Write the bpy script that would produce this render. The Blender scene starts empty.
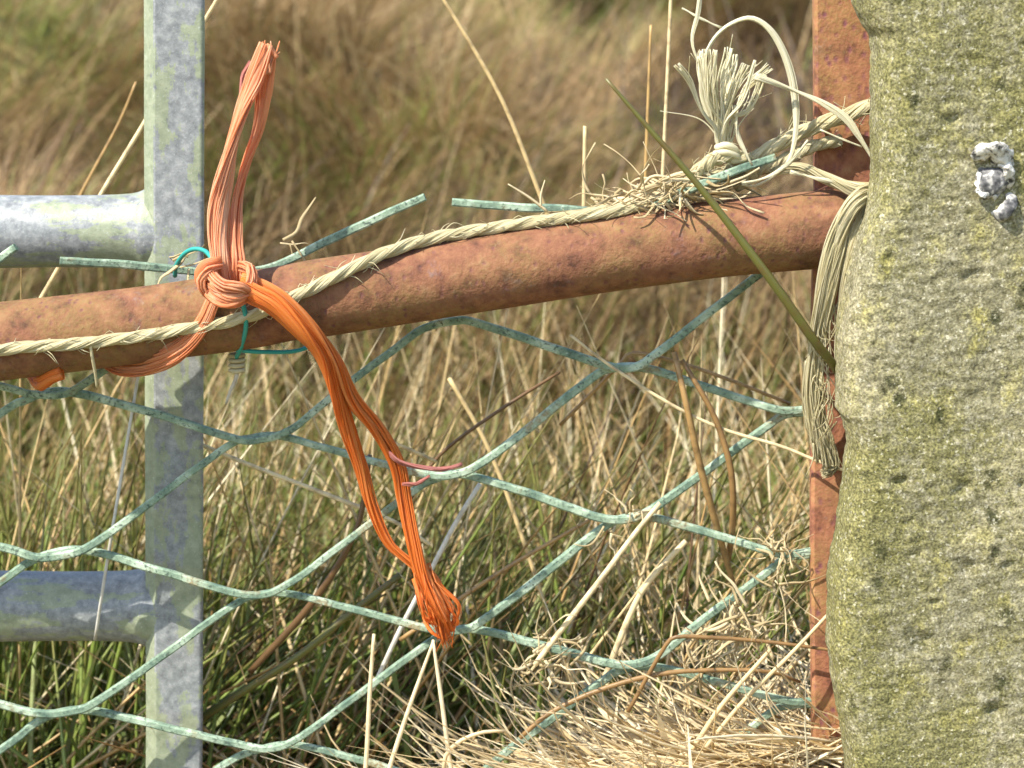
import bpy, math, random
import numpy as np
from mathutils import Vector, noise as mnoise

random.seed(7)
rng = np.random.default_rng(11)
R = math.radians
scene = bpy.context.scene
COL = scene.collection

# ------------------------------------------------------------------ camera, world, sun
CAM = np.array([0.0, -1.0, 0.5]); TILT = R(11); FPX = 2037.0
cam_data = bpy.data.cameras.new('camera'); cam = bpy.data.objects.new('camera', cam_data); COL.objects.link(cam)
cam.location = CAM; cam.rotation_euler = (math.pi/2 - TILT, 0, 0)
cam_data.sensor_width = 36; cam_data.lens = FPX/1024*36
cam_data.clip_start = 0.02; cam_data.clip_end = 400
cam_data.dof.use_dof = True; cam_data.dof.focus_distance = 0.985; cam_data.dof.aperture_fstop = 12.5
scene.camera = cam

SUN_E, SUN_A = R(50.5), R(52)                 # elevation; azimuth left of the gate's normal
S = Vector((-math.cos(SUN_E)*math.sin(SUN_A), -math.cos(SUN_E)*math.cos(SUN_A), math.sin(SUN_E)))
world = bpy.data.worlds.new('World'); scene.world = world; world.use_nodes = True
wn = world.node_tree; bg = wn.nodes['Background']
sky = wn.nodes.new('ShaderNodeTexSky'); sky.sky_type = 'NISHITA'; sky.sun_disc = False
sky.sun_elevation = SUN_E; sky.sun_rotation = math.atan2(S.x, S.y) % (2*math.pi)
wn.links.new(sky.outputs[0], bg.inputs[0]); bg.inputs[1].default_value = 0.15
sd = bpy.data.lights.new('sun', 'SUN'); sun = bpy.data.objects.new('sun', sd); COL.objects.link(sun)
sd.energy = 4.4; sd.angle = R(0.5); sd.color = (1, 0.95, 0.87)
sun.rotation_euler = S.to_track_quat('Z', 'Y').to_euler()
scene.view_settings.view_transform = 'Standard'; scene.view_settings.look = 'None'
scene.view_settings.exposure = 1.10; scene.view_settings.gamma = 1; scene.view_settings.use_curve_mapping = False

# ------------------------------------------------------------------ helpers
FW = np.array([0, math.cos(TILT), -math.sin(TILT)]); UP = np.array([0, math.sin(TILT), math.cos(TILT)])
def P(px, py, y=0.0):
    """photo measurement -> world point on the vertical plane at depth y"""
    d = FW + np.array([1.0, 0, 0])*(px-512)/FPX + UP*(384-py)/FPX
    return CAM + d*((y-CAM[1])/d[1])
def pts(lst, y=0.0):
    return np.array([P(q[0], q[1], q[2] if len(q) > 2 else y) for q in lst])
def spline(p, step=0.004):
    p = np.asarray(p, float)
    if len(p) < 3:
        n = max(2, int(np.linalg.norm(p[-1]-p[0])/step)); t = np.linspace(0, 1, n)[:, None]; return p[0]*(1-t)+p[-1]*t
    q = np.vstack([2*p[0]-p[1], p, 2*p[-1]-p[-2]]); out = []
    for i in range(1, len(q)-2):
        a, b, c, d = q[i-1:i+3]
        n = max(2, int(np.linalg.norm(c-b)/step)); t = np.linspace(0, 1, n, endpoint=False)[:, None]
        out.append(.5*((2*b)+(-a+c)*t+(2*a-5*b+4*c-d)*t*t+(-a+3*b-3*c+d)*t**3))
    out.append(p[-1:]); return np.vstack(out)
def nz(v): return v/np.maximum(np.linalg.norm(v, axis=-1, keepdims=True), 1e-12)
def frames(p, n0=None):
    T = nz(np.gradient(p, axis=0)); N = np.zeros_like(T)
    n = np.cross(T[0], (0, 1, 0)) if n0 is None else np.array(n0, float)
    if np.linalg.norm(n) < 1e-3: n = np.array([1.0, 0, 0])
    for i in range(len(p)):
        n = n - T[i]*np.dot(n, T[i]); n = n/max(np.linalg.norm(n), 1e-9); N[i] = n
    return T, N, np.cross(T, N)

def lump(mb, amt, f):
    for v in mb.v:
        for q in v:
            d = mnoise.noise_vector(Vector(q)*f); q += np.array(d)*amt

class MB:
    def __init__(s): s.v = []; s.f = []; s.tone = []; s.fc = []; s.n = 0
    def add(s, v, faces, tone, fc):
        s.v.append(v); s.f.extend([tuple(int(i)+s.n for i in f) for f in faces])
        s.tone.append(np.broadcast_to(np.asarray(tone, float), (len(v),))); s.fc.append(fc); s.n += len(v)
    def tube(s, p, rad, sides=6, tone=None, flat=1.0, power=None, roll=0.0, n0=None, phase=None, cap=True, angles=None, spin=0.0):
        p = np.asarray(p, float); n = len(p)
        rad = np.interp(np.linspace(0, 1, n), np.linspace(0, 1, len(np.atleast_1d(rad))), np.atleast_1d(rad))
        T, N, B = frames(p, n0)
        if spin:
            sp = np.linspace(0, spin, n)[:, None]; N, B = N*np.cos(sp)+B*np.sin(sp), B*np.cos(sp)-N*np.sin(sp)
        a = np.arange(sides)*2*math.pi/sides + roll; ca, sa = np.cos(a), np.sin(a)
        if angles is not None: a = np.array(angles); ca, sa = np.cos(a)*1.1, np.sin(a)*1.1
        if power:
            k = (np.abs(ca)**power+np.abs(sa)**power)**(-1/power); ca, sa = ca*k, sa*k
        v = p[:, None]+rad[:, None, None]*(N[:, None]*ca[None, :, None]+B[:, None]*(sa*flat)[None, :, None])
        L = np.concatenate([[0], np.cumsum(np.linalg.norm(np.diff(p, axis=0), axis=1))])
        ph = random.random()*50 if phase is None else phase
        fc = np.stack([np.broadcast_to(np.cos(a), (n, sides)), np.broadcast_to(np.sin(a), (n, sides)), np.broadcast_to((L+ph)[:, None], (n, sides))], -1)
        f = []
        for i in range(n-1):
            b = i*sides
            for j in range(sides):
                k = (j+1) % sides; f.append((b+j, b+k, b+sides+k, b+sides+j))
        if cap: f.append(tuple(range(sides))[::-1]); f.append(tuple(range((n-1)*sides, n*sides)))
        s.add(v.reshape(-1, 3), f, random.random() if tone is None else tone, fc.reshape(-1, 3))
    def build(s, name, mat, parent=None, smooth=True):
        me = bpy.data.meshes.new(name); v = np.concatenate(s.v); me.from_pydata(v.tolist(), [], s.f)
        a = me.attributes.new('tone', 'FLOAT', 'POINT'); a.data.foreach_set('value', np.concatenate(s.tone).astype(np.float32))
        a = me.attributes.new('fc', 'FLOAT_VECTOR', 'POINT'); a.data.foreach_set('vector', np.concatenate(s.fc).astype(np.float32).ravel())
        return link(name, me, mat, parent, smooth)
def link(name, me, mat, parent=None, smooth=True):
    o = bpy.data.objects.new(name, me); COL.objects.link(o)
    if mat: me.materials.append(mat)
    if smooth: me.polygons.foreach_set('use_smooth', [True]*len(me.polygons))
    me.update()
    if parent:
        o.parent = parent; o.matrix_parent_inverse = parent.matrix_world.inverted() if False else o.matrix_parent_inverse
        o.location = -parent.location
    return o
def tag(o, label=None, cat=None, group=None, kind=None):
    if label: o['label'] = label
    if cat: o['category'] = cat
    if group: o['group'] = group
    if kind: o['kind'] = kind
    return o
def empty(name, loc, label, cat, group=None):
    o = bpy.data.objects.new(name, None); COL.objects.link(o); o.location = Vector(loc); o.empty_display_size = .02
    return tag(o, label, cat, group)

# ------------------------------------------------------------------ node helpers
class NT:
    def __init__(s, name):
        s.m = bpy.data.materials.new(name); s.m.use_nodes = True; s.t = s.m.node_tree
        s.b = s.t.nodes['Principled BSDF']; s.out = s.t.nodes['Material Output']
    def n(s, typ, ins=None, **kw):
        nd = s.t.nodes.new('ShaderNode'+typ)
        for k, v in kw.items(): setattr(nd, k, v)
        for k, v in (ins or {}).items():
            if hasattr(v, 'is_output'): s.t.links.new(v, nd.inputs[k])
            else: nd.inputs[k].default_value = v
        return nd
    def l(s, a, b): s.t.links.new(a, b)
    def obj(s): return s.n('TexCoord').outputs['Object']
    def attr(s, name, out): return s.n('Attribute', attribute_name=name).outputs[out]
    def map(s, vec, scale): return s.n('Mapping', {'Vector': vec, 'Scale': scale}).outputs[0]
    def noise(s, vec, scale, detail=4, rough=.55, dist=0): return s.n('TexNoise', {'Vector': vec, 'Scale': scale, 'Detail': detail, 'Roughness': rough, 'Distortion': dist}).outputs['Fac']
    def vor(s, vec, scale): return s.n('TexVoronoi', {'Vector': vec, 'Scale': scale}).outputs['Distance']
    def ramp(s, fac, stops, interp='LINEAR'):
        nd = s.n('ValToRGB', {'Fac': fac}); cr = nd.color_ramp; cr.interpolation = interp
        while len(cr.elements) < len(stops): cr.elements.new(1)
        for e, (p, c) in zip(cr.elements, stops):
            e.position = p; e.color = (c, c, c, 1) if isinstance(c, (int, float)) else (*c, 1)
        return nd.outputs[0]
    def mix(s, f, a, b, mode='MIX'):
        nd = s.n('Mix', data_type='RGBA', blend_type=mode)
        for sock, v in ((nd.inputs[0], f), (nd.inputs[6], a), (nd.inputs[7], b)):
            if hasattr(v, 'is_output'): s.l(v, sock)
            elif isinstance(v, tuple): sock.default_value = (*v, 1)
            else: sock.default_value = v
        return nd.outputs[2]
    def math(s, op, a, b=0.0):
        nd = s.n('Math', operation=op)
        for i, v in enumerate((a, b)):
            if hasattr(v, 'is_output'): s.l(v, nd.inputs[i])
            else: nd.inputs[i].default_value = v
        return nd.outputs[0]
    def bump(s, h, strength, dist, prev=None):
        ins = {'Height': h, 'Strength': strength, 'Distance': dist}
        if prev is not None: ins['Normal'] = prev
        return s.n('Bump', ins).outputs[0]
    def fin(s, col, rough=.7, spec=.3, nrm=None, metal=0.0, transl=0.0):
        for k, v in (('Base Color', col), ('Roughness', rough), ('Specular IOR Level', spec), ('Metallic', metal)):
            if hasattr(v, 'is_output'): s.l(v, s.b.inputs[k])
            else: s.b.inputs[k].default_value = (*v, 1) if isinstance(v, tuple) else v
        if nrm is not None: s.l(nrm, s.b.inputs['Normal'])
        if transl:
            tr = s.n('BsdfTranslucent')
            if hasattr(col, 'is_output'): s.l(col, tr.inputs[0])
            else: tr.inputs[0].default_value = (*col, 1)
            mx = s.n('MixShader', {0: transl}); s.l(s.b.outputs[0], mx.inputs[1]); s.l(tr.outputs[0], mx.inputs[2]); s.l(mx.outputs[0], s.out.inputs[0])
        return s.m

def mat_rust(name='rust', gain=None, bs=.42, pk=.42, ps=230, pf=.72):
    t = NT(name); o = t.obj()
    n1 = t.noise(o, 28, 6, .6); n2 = t.noise(o, 110, 5, .65); n3 = t.noise(o, 480, 3, .6)
    c = t.ramp(n2, [(.30, (.085, .038, .024)), (.44, (.170, .072, .040)), (.58, (.230, .104, .054)), (.72, (.272, .150, .078))])
    och = t.ramp(n1, [(.42, 0.0), (.60, .52)])
    och2 = t.math('MULTIPLY', och, t.ramp(n3, [(.36, .25), (.6, 1.0)]))
    c = t.mix(och2, c, (.190, .138, .042))
    v = t.n('TexVoronoi', {'Vector': t.map(o, (1.25, 1.25, .8)), 'Scale': ps, 'Randomness': 1.0})
    pick = t.math('LESS_THAN', t.n('SeparateColor', {0: v.outputs['Color']}).outputs[0], pk)
    pits = t.math('MULTIPLY', t.ramp(t.math('ADD', v.outputs['Distance'], t.math('MULTIPLY', t.math('SUBTRACT', n3, .5), .35)), [(.08, 1.0), (.40, 0.0)]), pick)
    pits = t.math('MULTIPLY', pits, t.ramp(n1, [(.35, .4), (.55, 1.0)]))
    c = t.mix(t.math('MULTIPLY', pits, pf), c, (.125, .048, .052))
    gr = t.math('MULTIPLY', t.ramp(t.noise(o, 60, 6, .7), [(.60, 0.0), (.72, .6)]), t.ramp(n3, [(.4, .2), (.6, 1.0)]))
    c = t.mix(gr, c, (.17, .115, .115))
    c = t.mix(t.ramp(n3, [(.60, 0.0), (.8, .45)]), c, (.275, .18, .10))
    if gain: c = t.mix(1.0, c, gain, 'MULTIPLY')
    h = t.math('SUBTRACT', t.math('ADD', t.math('MULTIPLY', n2, .5), n3), t.math('MULTIPLY', pits, .5))
    b = t.bump(h, bs, .0016)
    return t.fin(c, .82, .2, b)
def mat_galv(name='galvanised_steel', sc_=(1.0, 1.0, .38), lo=.50):
    t = NT(name); o = t.obj()
    n1 = t.noise(t.map(o, sc_), 62, 7, .66, .2); n2 = t.noise(o, 190, 5, .7); n3 = t.noise(o, 700, 2)
    c = t.ramp(n2, [(.3, (.132, .140, .141)), (.5, (.225, .236, .232)), (.7, (.345, .352, .338))])
    alg = t.ramp(t.math('ADD', n1, t.math('MULTIPLY', t.math('SUBTRACT', n2, .5), .25)), [(lo, 0.0), (lo+.025, .85)])
    c = t.mix(alg, c, t.ramp(n2, [(.3, (.185, .215, .125)), (.7, (.30, .33, .205))]))
    sc = t.math('MULTIPLY', t.ramp(t.noise(o, 330, 4, .7), [(.63, 0.0), (.70, .7)]), t.ramp(t.noise(o, 45, 3), [(.46, 0.0), (.6, 1.0)]))
    c = t.mix(sc, c, (.09, .10, .12))
    c = t.mix(t.ramp(n3, [(.62, 0.0), (.75, .35)]), c, (.55, .56, .55))
    b = t.bump(t.math('ADD', n2, t.math('MULTIPLY', n3, .4)), .35, .0007)
    return t.fin(c, t.ramp(n2, [(.3, .42), (.7, .62)]), .45, b, .12)
def mat_mesh():
    t = NT('weathered_green_coating'); o = t.obj()
    n1 = t.noise(o, 75, 4, .6); n2 = t.noise(o, 520, 4, .7)
    c = t.ramp(n1, [(.33, (.10, .16, .115)), (.5, (.22, .30, .205)), (.67, (.42, .51, .375))])
    c = t.mix(t.ramp(n2, [(.55, 0.0), (.61, .85)]), c, (.06, .085, .065))
    c = t.mix(t.ramp(n2, [(.30, .75), (.40, 0.0)]), c, (.45, .54, .43))
    br = t.math('MULTIPLY', t.ramp(t.noise(o, 38, 5, .65), [(.58, 0.0), (.68, .85)]), t.ramp(n2, [(.4, .3), (.5, 1.0)]))
    c = t.mix(br, c, (.24, .17, .08))
    return t.fin(c, .72, .25, t.bump(n2, .55, .0008))
def mat_stone():
    t = NT('lichened_stone'); o = t.obj()
    n0 = t.noise(t.map(o, (1, 1, .6)), 16, 5, .6); n1 = t.noise(t.map(o, (1, 1, .7)), 62, 8, .68); n2 = t.noise(o, 240, 6, .7); n3 = t.noise(o, 800, 3, .6)
    c = t.ramp(n2, [(.28, (.08, .072, .042)), (.44, (.205, .190, .115)), (.56, (.26, .245, .165)), (.72, (.42, .395, .315))])
    y = t.ramp(t.math('ADD', n1, t.math('MULTIPLY', t.math('SUBTRACT', n2, .5), .5)), [(.52, 0.0), (.70, .85)])
    c = t.mix(y, c, t.ramp(n3, [(.3, (.22, .20, .045)), (.7, (.42, .385, .115))]))
    ol = t.ramp(t.math('ADD', n0, t.math('MULTIPLY', t.math('SUBTRACT', n2, .5), .4)), [(.42, .75), (.56, 0.0)])
    c = t.mix(ol, c, t.ramp(n3, [(.3, (.10, .10, .035)), (.7, (.25, .235, .09))]))
    gx = t.ramp(t.noise(o, 7, 3), [(.48, 0.0), (.62, .6)])
    c = t.mix(t.math('MULTIPLY', gx, t.ramp(n2, [(.4, .2), (.6, 1.0)])), c, (.43, .39, .27))
    w = t.n('TexVoronoi', {'Vector': o, 'Scale': 330}); pick = t.math('LESS_THAN', t.n('SeparateColor', {0: w.outputs['Color']}).outputs[0], .17)
    wf = t.math('MULTIPLY', t.ramp(t.math('ADD', w.outputs['Distance'], t.math('MULTIPLY', t.math('SUBTRACT', n3, .5), .5)), [(.12, 1.0), (.36, 0.0)]), pick)
    c = t.mix(t.math('MULTIPLY', wf, .5), c, (.60, .56, .47))
    d = t.n('TexVoronoi', {'Vector': t.map(o, (1, 1, .8)), 'Scale': 75}); pk = t.math('LESS_THAN', t.n('SeparateColor', {0: d.outputs['Color']}).outputs[1], .10)
    df = t.math('MULTIPLY', t.ramp(t.math('ADD', d.outputs['Distance'], t.math('MULTIPLY', t.math('SUBTRACT', n2, .5), .9)), [(.08, 1.0), (.30, 0.0)]), pk)
    c = t.mix(t.math('MULTIPLY', df, .9), c, (.05, .055, .025))
    g1 = t.noise(o, 430, 3, .65); g2 = t.noise(t.map(o, (1, 1.3, .9)), 560, 3, .65)
    c = t.mix(t.ramp(g1, [(.60, 0.0), (.66, .62)]), c, (.58, .56, .46))
    c = t.mix(t.ramp(g2, [(.33, .68), (.40, 0.0)]), c, (.075, .075, .035))
    c = t.mix(1.0, c, t.ramp(t.noise(o, 800, 2, .5), [(.33, .62), (.5, 1.0), (.68, 1.35)]), 'MULTIPLY'); c = t.mix(1.0, c, (.91, .885, .80), 'MULTIPLY')
    h = t.math('SUBTRACT', t.math('ADD', t.math('MULTIPLY', n2, .9), t.math('MULTIPLY', n3, .5)), t.math('MULTIPLY', df, .6))
    b = t.bump(h, .55, .0022)
    return t.fin(c, .92, .15, b)
def mat_fibre(name, stops, rough=.6, spec=.3, transl=.15, freq=2.4, bstr=.6, blend=None):
    t = NT(name); fc = t.attr('fc', 'Vector'); tone = t.attr('tone', 'Fac')
    n = t.noise(t.map(fc, (freq, freq, 16)), 2.2, 5, .62)
    f = t.math('ADD', t.math('MULTIPLY', tone, .5), t.math('SUBTRACT', t.math('MULTIPLY', n, 1.2), .30))
    c = t.ramp(f, stops)
    if blend: c = t.mix(t.ramp(t.noise(t.obj(), 60, 3), [(.52, 0.0), (.68, .7)]), c, blend)
    return t.fin(c, rough, spec, t.bump(n, bstr, .0013), 0, transl)
def mat_blade(name, stops, transl=.25, tip=None, spec=.35, rough=.5, band=None):
    t = NT(name); tone = t.attr('tone', 'Fac'); fc = t.attr('fc', 'Vector')
    c = t.ramp(tone, stops)
    al = t.n('SeparateXYZ', {0: fc}).outputs[2]
    if tip: c = t.mix(t.ramp(al, [(.55, 0.0), (1.0, .85)]), c, tip)
    n = t.noise(t.obj(), 160, 3)
    c = t.mix(t.ramp(n, [(.47, 0.0), (.68, .55)]), c, band or (.16, .10, .05))
    return t.fin(c, rough, spec, None, 0, transl)
def mat_soil():
    t = NT('soil'); o = t.obj(); n = t.noise(o, 40, 6, .7); n2 = t.noise(o, 9, 4)
    c = t.mix(t.ramp(n2, [(.4, 0.0), (.6, 1.0)]), t.ramp(n, [(.3, (.10, .075, .032)), (.7, (.28, .205, .095))]), t.ramp(n, [(.3, (.10, .11, .03)), (.7, (.27, .24, .09))]))
    return t.fin(c, .95, .1, t.bump(n, .8, .02))

M_ALGAE = mat_galv('algae_film_on_steel', (1.0, 1.0, .4), .36)
M_GALVBAR = mat_galv('galvanised_tube', (.3, 1.2, 1.2), .52)
M_RUSTBAR = mat_rust('pale_orange_rust', (1.5, 1.42, 1.4), .3, .85, 185, 1.0)
M_RUST, M_GALV, M_MESH, M_STONE, M_SOIL = mat_rust(), mat_galv(), mat_mesh(), mat_stone(), mat_soil()
M_ORANGE = mat_fibre('orange_polypropylene', [(.05, (.74, .15, .018)), (.4, (.90, .25, .035)), (.7, (.93, .34, .075)), (1.0, (.95, .54, .25))], .34, .5, .5, 3.0, .5)
M_FADED = mat_fibre('faded_orange_polypropylene', [(.05, (.80, .24, .08)), (.35, (.90, .33, .125)), (.65, (.94, .48, .24)), (1.0, (.96, .72, .50))], .34, .5, .5, 3.0, .5)
M_PINK = mat_fibre('bleached_pink_fibre', [(.2, (.42, .11, .07)), (.8, (.62, .27, .23))], .5, .4, .3, 3, .6)
M_SISAL = mat_fibre('sisal', [(.05, (.26, .195, .08)), (.32, (.52, .44, .22)), (.6, (.70, .62, .37)), (1.0, (.84, .79, .59))], .7, .2, .28, 3.2, .6)
M_TUFT = mat_fibre('bleached_sisal', [(.0, (.50, .42, .22)), (.3, (.74, .67, .42)), (.6, (.86, .81, .58)), (1.0, (.92, .89, .74))], .7, .2, .42, 3.2, .4)
M_HAY = mat_fibre('dry_hay', [(.1, (.30, .21, .09)), (.5, (.58, .46, .25)), (1.0, (.78, .68, .46))], .6, .3, .25, 2, .4)
M_TEAL = NT('teal_plastic_wire').fin((.02, .27, .23), .35, .5)
M_FIELD = mat_blade('winter_grass', [(0, (.045, .026, .010)), (.25, (.125, .074, .030)), (.5, (.28, .175, .070)), (.75, (.44, .295, .125)), (1, (.64, .48, .25))], .30)
M_FGREEN = mat_blade('fresh_grass', [(0, (.08, .11, .02)), (.5, (.20, .25, .045)), (1, (.36, .39, .11))], .38)
M_RUSH = mat_blade('rush_green', [(0, (.07, .11, .022)), (.35, (.17, .25, .045)), (.7, (.30, .39, .085)), (1, (.46, .52, .23))], .45, (.34, .22, .09), .45, .4)
M_STRAW = mat_blade('straw', [(0, (.30, .16, .05)), (.35, (.57, .37, .14)), (.7, (.75, .57, .28)), (1, (.86, .76, .50))], .25, None, .4, .45, (.22, .13, .06))
M_BROWN = mat_blade('brown_stem', [(0, (.055, .028, .015)), (.5, (.21, .115, .042)), (1, (.42, .26, .10))], .12, None, .45, .4, (.08, .045, .02))
M_OLIVE = mat_blade('olive_stem', [(0, (.06, .06, .015)), (.5, (.13, .125, .028)), (1, (.22, .20, .06))], .1, None, .45, .4, (.14, .075, .03))
M_SILVER = mat_blade('bleached_stem', [(0, (.46, .44, .38)), (1, (.76, .73, .64))], .2, None, .4, .45, (.35, .30, .22))
M_HEAP = mat_blade('pale_straw', [(0, (.40, .25, .09)), (.3, (.66, .49, .23)), (.7, (.82, .68, .41)), (1, (.90, .81, .58))], .3, None, .35, .5, (.56, .42, .23))

# ------------------------------------------------------------------ terrain
def vnoise(x, y, seed=0):
    def h(i, j):
        n = (i*374761393 + j*668265263 + seed*974711) & 0x7fffffff
        n = ((n ^ (n >> 13))*1274126177) & 0x7fffffff
        return ((n ^ (n >> 16)) & 0xffff)/65535.0
    xi = np.floor(x).astype(np.int64); yi = np.floor(y).astype(np.int64); fx = x-xi; fy = y-yi
    fx = fx*fx*(3-2*fx); fy = fy*fy*(3-2*fy)
    return (h(xi, yi)*(1-fx)+h(xi+1, yi)*fx)*(1-fy)+(h(xi, yi+1)*(1-fx)+h(xi+1, yi+1)*fx)*fy
def fbm(x, y, seed=0, oct=3):
    s = 0; a = .5; f = 1
    for k in range(oct): s = s+a*(vnoise(x*f+17*k, y*f+9*k, seed+k)-.5)*2; a *= .5; f *= 2.07
    return s
def ground(x, y):
    x = np.asarray(x, float); y = np.asarray(y, float)
    w = np.clip((y-.5)/1.0, 0, 1)
    base = np.where(y > .75, (y-.75)*.135, 0) - .05*np.exp(-((y-.65)/.3)**2)
    base = np.where(y > 8, 7.25*.135+(y-8)*.06, base)
    hum = fbm(x*2.2+3, y*1.5+5, 3)*.24*w + fbm(x*5.5+1, y*3.6+2, 13)*.11*w + fbm(x*9, y*9, 8)*.012
    return base+hum
def grid_mesh(xs, ys):
    X, Y = np.meshgrid(xs, ys); Z = ground(X, Y); v = np.stack([X, Y, Z], -1).reshape(-1, 3)
    n, m = len(xs), len(ys); f = [(j*n+i, j*n+i+1, (j+1)*n+i+1, (j+1)*n+i) for j in range(m-1) for i in range(n-1)]
    return v, f
xs = np.concatenate([-np.geomspace(90, 2.2, 14), np.linspace(-2, 2, 90), np.geomspace(2.2, 90, 14)])
ys = np.concatenate([-np.geomspace(60, 1.2, 10), np.linspace(-1, 7, 170), np.geomspace(7.3, 160, 18)])
v, f = grid_mesh(xs, ys); me = bpy.data.meshes.new('ground'); me.from_pydata(v.tolist(), [], f)
tag(link('ground', me, M_SOIL), kind='structure')

def blades(name, mat, root, length, width, az, th0, th1, tone, K=4, tube=False, side=None, wob=0.0, thin=.35, guard=False):
    """many grass blades as one mesh: curved ribbons, or three-sided stalks"""
    n = len(root); t = np.linspace(0, 1, K+1); pos = np.zeros((n, K+1, 3)); pos[:, 0] = root
    azc = az.copy()
    for k in range(K):
        th = th0+(th1-th0)*((k+.5)/K); azc = azc+rng.normal(0, wob, n) if wob else azc
        d = np.stack([np.sin(th)*np.cos(azc), np.sin(th)*np.sin(azc), np.cos(th)], -1)
        pos[:, k+1] = pos[:, k]+d*(length/K)[:, None]
    hit = ((pos[..., 0] > .152) & (pos[..., 1] < -.014) & (pos[..., 1] > -.5)).any(1)     # nothing grows through the stone
    if guard: hit |= ((pos[..., 1] < np.where(pos[..., 0] < -.03, .085, .028))).any(1)  # kept behind the gate
    if hit.any():
        ok = ~hit; pos, az, width, tone = pos[ok], az[ok], width[ok], tone[ok]; n = len(pos)
    sa = az+math.pi/2+(rng.uniform(-.9, .9, n) if side is None else side)
    sd_ = np.stack([np.cos(sa), np.sin(sa), np.zeros(n)], -1)[:, None]
    wt = (width[:, None]*(1-(1-thin*.3)*t**2.2)[None])[..., None]
    if tube:
        dd = nz(np.gradient(pos, axis=1)); e2 = np.cross(dd, np.broadcast_to(sd_, pos.shape)); e2 = nz(e2); e1 = np.cross(e2, dd)
        rings = [pos+wt*.5*(e1*math.cos(a)+e2*math.sin(a)) for a in (0, 2.094, 4.189)]
    else: rings = [pos-sd_*wt*.5, pos+sd_*wt*.5]
    s = len(rings); V = np.stack(rings, 2).reshape(-1, 3)
    base = (np.arange(n)*(K+1)*s)[:, None, None]
    kk = (np.arange(K)*s)[None, :, None]
    if tube: q = np.array([[0, 1, 4, 3], [1, 2, 5, 4], [2, 0, 3, 5]])
    else: q = np.array([[0, 1, 3, 2]])
    F = (base[..., None]+kk[..., None]+q[None, None]).reshape(-1, 4)
    me = bpy.data.meshes.new(name); me.vertices.add(len(V)); me.vertices.foreach_set('co', V.astype(np.float32).ravel())
    me.loops.add(F.size); me.loops.foreach_set('vertex_index', F.astype(np.int32).ravel())
    me.polygons.add(len(F)); me.polygons.foreach_set('loop_start', np.arange(0, F.size, 4, dtype=np.int32))
    me.update(calc_edges=True)
    a = me.attributes.new('tone', 'FLOAT', 'POINT'); a.data.foreach_set('value', np.repeat(tone, (K+1)*s).astype(np.float32))
    fc = np.zeros((n, K+1, s, 3), np.float32); fc[..., 2] = t[None, :, None]; fc[..., 0] = tone[:, None, None]
    a = me.attributes.new('fc', 'FLOAT_VECTOR', 'POINT'); a.data.foreach_set('vector', fc.ravel())
    me.validate()
    return link(name, me, mat)

# ------------------------------------------------------------------ rusty gate
RY, RR = -.012, .0190
RAIL = [(-420, 392), (-200, 366), (0, 341.5), (100, 330), (200, 317), (260, 308), (300, 301), (400, 286), (500, 270), (600, 254), (700, 241), (780, 233), (851, 227)]
def rail_c(px): return np.interp(px, [q[0] for q in RAIL], [q[1] for q in RAIL])
def on_rail(px, py, gap=.003):
    off = (rail_c(px)-py)*.0005/(RR+gap)
    return RY-(RR+gap)*math.sqrt(max(0.02, 1-min(1, abs(off))**2))
gate = empty('rusty_gate', P(845, 800, .009), 'rusty iron gate with a sloping tube rail and flat upright beside the stone post', 'gate')
mb = MB(); rp = spline(pts(RAIL, RY), .004)
rr = np.full(len(rp), RR)
for i, q in enumerate(rp):
    rr[i] += .0006*mnoise.noise((q[0]*14, 3, 0))-.0007*math.exp(-((q[0]+.112)/.012)**2)
rr[-1] *= .80; rr[-2] *= .95
mb.tube(rp, rr, 40); rail = mb.build('rail', M_RUST, gate)
def slab(name, outline_l, outline_r, y0, y1, mat, parent, bev=.0015):
    """flat bar following left / right edge lists (photo measurements on plane y0)"""
    n = len(outline_l); mb = MB(); vs = []; 
    for (l, r) in zip(outline_l, outline_r):
        a, b = P(*l, y0), P(*r, y0); b[2] = a[2]
        x0, x1, z = a[0], b[0], a[2]
        vs += [(x0+bev, y0, z), (x1-bev, y0, z), (x1, y0+bev, z), (x1, y1-bev, z), (x1-bev, y1, z), (x0+bev, y1, z), (x0, y1-bev, z), (x0, y0+bev, z)]
    vs = np.array(vs); f = [(i*8+j, i*8+(j+1) % 8, i*8+8+(j+1) % 8, i*8+8+j) for i in range(n-1) for j in range(8)]
    f += [tuple(range(8)), tuple(range(n*8-1, n*8-9, -1))]
    mb.add(vs, f, 0, np.zeros((len(vs), 3))); return mb.build(name, mat, parent, False)
ul = [(813, -260), (814, -60), (815, 60), (815.5, 190), (813, 300), (812, 420), (811.5, 540), (812, 640), (813, 740), (814, 830), (815, 1010)]
ur = [(q[0]+68, q[1]) for q in ul]
upright = slab('upright', ul, ur, .004, .013, M_RUSTBAR, gate)
mb = MB(); wc = P(846, 228, -.004)                 # weld collar where the rail meets the upright
ang = np.linspace(0, 2*math.pi, 40)
ring = np.stack([np.full(40, wc[0])+.0015*np.sin(ang*5), RY+.0135+.0*ang, wc[2]+0*ang], -1)
ring[:, 0] = wc[0]-.004+.016*np.cos(ang); ring[:, 2] = wc[2]+.0185*np.sin(ang); ring[:, 1] = .0025
mb.tube(ring, .0028, 8, cap=False); mb.build('weld', M_RUST, gate)

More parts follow.
